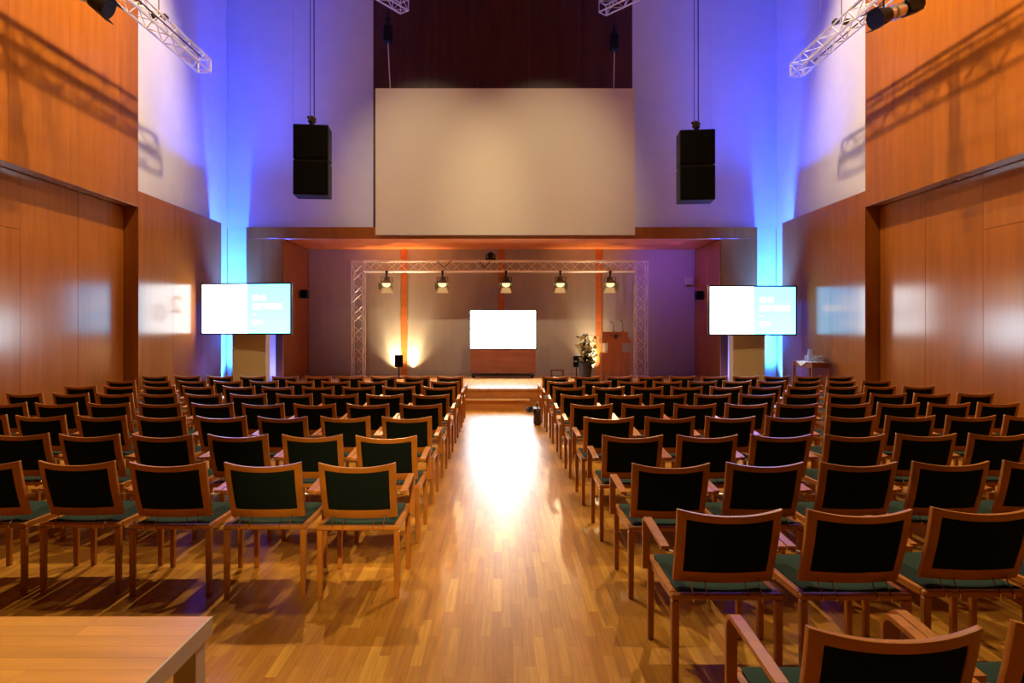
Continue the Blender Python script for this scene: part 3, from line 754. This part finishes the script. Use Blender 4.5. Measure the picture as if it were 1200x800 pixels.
for x in (-.075, -1.85):
    for yy in (-.09, yend + .04): obj('leg', B(((x, yy, 0), (x + .065, yy + .065, tz - th)), bev=.003), M_tableedge, ft)

# ------------------------------------------------------------------ chairs
def grid_slab(us, vs, keep, P, th):
    """thick curved slab over the kept cells; P(u,v) -> point, normal along y"""
    bm = bmesh.new(); A, Bk = {}, {}
    def V(D, i, j, s):
        if (i, j) not in D:
            p = P(us[i], vs[j]); D[(i, j)] = bm.verts.new((p[0], p[1] + s * th / 2, p[2]))
        return D[(i, j)]
    nu, nv = len(us) - 1, len(vs) - 1
    K = lambda i, j: 0 <= i < nu and 0 <= j < nv and keep(i, j)
    for i in range(nu):
        for j in range(nv):
            if not K(i, j): continue
            q = [(i, j), (i + 1, j), (i + 1, j + 1), (i, j + 1)]
            bm.faces.new([V(A, *c, -1) for c in q]); bm.faces.new([V(Bk, *c, 1) for c in q[::-1]])
            for n_, (c0, c1) in (((i, j - 1), (q[0], q[1])), ((i + 1, j), (q[1], q[2])), ((i, j + 1), (q[2], q[3])), ((i - 1, j), (q[3], q[0]))):
                if not K(*n_): bm.faces.new([V(A, *c1, -1), V(A, *c0, -1), V(Bk, *c0, 1), V(Bk, *c1, 1)])
    bmesh.ops.recalc_face_normals(bm, faces=bm.faces)
    es = [e for e in bm.edges if len(e.link_faces) == 2 and e.calc_face_angle(0) > R(50)]
    bmesh.ops.bevel(bm, geom=es, offset=.0035, segments=2, profile=.6, affect='EDGES')
    return bm
BW = .230
def back_P(u, v):
    z = .468 + (.352) * v; z -= .026 * (1 - abs(u) ** 2.2) * v ** 2 * (1 if v > .5 else .0 if v <= 0 else 1)
    x = u * (BW - .006 * (1 - v))
    yb = .055 - .105 * v - .01 * math.sin(v * math.pi) - .032 * (1 - u * u)
    return (x, yb + .012, z)
def make_chair():
    t = thing('armchair', '', 'chair')
    # legs
    for nm, x, y, top in (('leg', -.230, 0, .405), ('leg', .230, 0, .405), ('leg', -.230, .485, .405), ('leg', .230, .485, .405)):
        bm = bmesh.new(); r = obox(bm, (0, 0, top / 2), (.034, .036, top), bev=.005)
        for v in bm.verts:
            if v.co.z < .1: v.co.x *= .86; v.co.y *= .86
        obj('leg', bm, M_chair, t, (x, y, 0))
    bm = bmesh.new()
    obox(bm, (0, 0, .4195), (.494, .036, .029), bev=.007); obox(bm, (0, .485, .4195), (.494, .034, .029), bev=.006)
    for sx in (-1, 1):
        n = 6; prev = None
        for i in range(n):
            y0 = .0185 + .449 * i / n; y1 = .0185 + .449 * (i + 1) / n
            s0 = -.006 * math.sin(math.pi * i / n); s1 = -.006 * math.sin(math.pi * (i + 1) / n)
            r = box(bm, (sx * .233 - .013, y0, .404), (sx * .233 + .013, y1, .434))
            for v in r: v.co.z += s0 if v.co.y < (y0 + y1) / 2 else s1
    obj('seat_frame', bm, M_chair, t, smooth=True)
    # seat cushion
    us = [-1 + 2 * i / 8 for i in range(9)]; bm = bmesh.new(); top = []; bot = []
    for j in range(9):
        v = j / 8; y = .022 + .47 * v; rt_, rb = [], []
        for u in us:
            edge = (1 - abs(u) ** 6) * (1 - abs(2 * v - 1) ** 6)
            rt_.append(bm.verts.new((u * .213, y, .437 + .024 * edge ** .5 - .012 * math.sin(math.pi * v) * 1)))
            rb.append(bm.verts.new((u * .208, y, .422 - .006 * math.sin(math.pi * v))))
        top.append(rt_); bot.append(rb)
    for j in range(8):
        for i in range(8):
            bm.faces.new((top[j][i], top[j][i + 1], top[j + 1][i + 1], top[j + 1][i])); bm.faces.new((bot[j][i + 1], bot[j][i], bot[j + 1][i], bot[j + 1][i + 1]))
        bm.faces.new((top[j][0], top[j + 1][0], bot[j + 1][0], bot[j][0])); bm.faces.new((top[j + 1][8], top[j][8], bot[j][8], bot[j + 1][8]))
    for i in range(8):
        bm.faces.new((top[0][i + 1], top[0][i], bot[0][i], bot[0][i + 1])); bm.faces.new((top[8][i], top[8][i + 1], bot[8][i + 1], bot[8][i]))
    obj('seat', bm, M_green, t, smooth=True)
    # backrest
    us = [-1, -.92, -.83] + [-.83 + 1.66 * i / 10 for i in range(1, 10)] + [.83, .92, 1]
    vs = [0, .08, .155] + [.155 + .735 * i / 6 for i in range(1, 6)] + [.89, .95, 1]
    nu, nv = len(us) - 1, len(vs) - 1
    bf = obj('backrest_frame', grid_slab(us, vs, lambda i, j: not (2 <= i < nu - 2 and 2 <= j < nv - 2), back_P, .024), M_chair, t, smooth=True)
    def pp(u, v):
        p = back_P(u, v); return p
    bm = grid_slab(us[2:-2], vs[2:-2], lambda i, j: True, pp, .016)
    for v in bm.verts:
        pass
    obj('backrest_panel', bm, M_back_shaded, t, smooth=True)
    # brass rods holding the backrest to the rear rail
    hm = bmesh.new(); path_tube(hm, [(0, .035, .50), (0, .012, .455), (0, -.014, .436), (0, -.0215, .425), (0, -.0215, .402)], .0028, 5); hm = mesh('rod', hm, M_brass)
    for x in (-.152, -.09, .09, .152): obj('rod', hm, None, t, (x, 0, 0))
    # arms: bent ribbon
    path = [(.437, .385), (.437, .50), (.437, .605)]
    for i in range(1, 6):
        a = R(90 * i / 5); path.append((.437 - .045 * (1 - math.cos(a)), .605 + .045 * math.sin(a)))
    path += [(.30, .644), (.16, .632), (.035, .622)]
    bm = bmesh.new(); hw, ht = .0185, .0085; rings = []
    for i, (y, z) in enumerate(path):
        p = path[max(0, i - 1)]; q = path[min(len(path) - 1, i + 1)]
        d_ = Vector((q[0] - p[0], q[1] - p[1])).normalized(); n = Vector((-d_.y, d_.x))
        rings.append([bm.verts.new((sx * hw, y + s * n.x * ht, z + s * n.y * ht)) for sx, s in ((-1, -1), (1, -1), (1, 1), (-1, 1))])
    for a, b_ in zip(rings, rings[1:]):
        for i in range(4): bm.faces.new((a[i], a[(i + 1) % 4], b_[(i + 1) % 4], b_[i]))
    bm.faces.new(rings[0][::-1]); bm.faces.new(rings[-1])
    bmesh.ops.bevel(bm, geom=[e for e in bm.edges if len(e.link_faces) == 2 and e.calc_face_angle(0) > R(60)], offset=.003, segments=2, affect='EDGES')
    am = mesh('armrest', bm, M_chair, True)
    pn = {}
    for sx in (-1, 1):
        a = obj('armrest', am, None, t, (sx * .2635, 0, 0))
        obj('pin', mesh('pin', T(((0, .445, .42), (-sx * .03, .470, .42), .007)), M_chrome), None, a)
        obj('pin', mesh('pin', T(((0, .045, .606), (-sx * .034, .03, .606), .006)), M_chrome), None, a)
    return t
ch0 = make_chair()
used = False
ORD = ['aisle-end', 'second from the aisle', 'third from the aisle', 'fourth from the aisle', 'fifth from the aisle', 'sixth from the aisle', 'seventh from the aisle', 'eighth from the aisle', 'ninth from the aisle', 'tenth from the aisle']
RL = ['nearest', 'second nearest', 'third nearest', 'fourth nearest', 'fifth nearest', 'fifth farthest', 'fourth farthest', 'third farthest', 'second farthest', 'farthest']
RW8 = ['nearest', 'second nearest', 'third nearest', 'fourth nearest', 'fourth farthest', 'third farthest', 'second farthest', 'farthest']
DROW = [3.89, 4.93, 5.99, 7.06, 8.14, 9.25, 10.29, 11.37]
FAR = ('seat_frame', 'leg', 'seat', 'backrest_frame', 'backrest_panel', 'armrest')
rng = random.Random(5)
def put(x, d_, rz, row, k, block, group):
    global used
    if k == 0: lab = 'wooden armchair with dark green back at aisle end, %s row, %s block' % (row, block)
    else: lab = 'wooden armchair with dark green back, %s, %s row, %s block' % (ORD[k], row, block)
    if not used:
        c = ch0; c.location = (x, d_, 0); c.rotation_euler = (0, 0, rz); used = True
    else:
        c = dup(ch0, (x, d_, 0), rz, allow=None if d_ < 7.5 else FAR)
    c['label'] = lab; c['group'] = group
def inframe(x, d_):
    return -25 < VX + (x + .3) * F / d_ and VX + (x - .3) * F / d_ < 1225
for r, d0 in enumerate(DROW):
    for k in range(10):
        x = -.862 - .006 * r - k * (.569 + .0018 * r); dd = d0 + .018 * k
        if inframe(x, dd): put(x + rng.uniform(-.002, .002), dd + rng.uniform(-.02, .02), rng.uniform(-.006, .006), RW8[r], k, 'left', 'armchairs of the left block')
for r, d0 in enumerate([1.77, 2.88] + DROW):
    for k in range(10):
        pitch = .571 if r < 2 else .568 - .001 * (r - 2)
        x0 = 1.04 if r == 0 else 1.003 if r < 3 else 1.0 - .009 * (r - 2)
        x = x0 + k * pitch; dd = d0 + .018 * k
        if r == 0 and k > 1: continue
        if inframe(x, dd): put(x + rng.uniform(-.002, .002), dd + rng.uniform(-.015, .015), rng.uniform(-.006, .006), RL[r], k, 'right', 'armchairs of the right block')
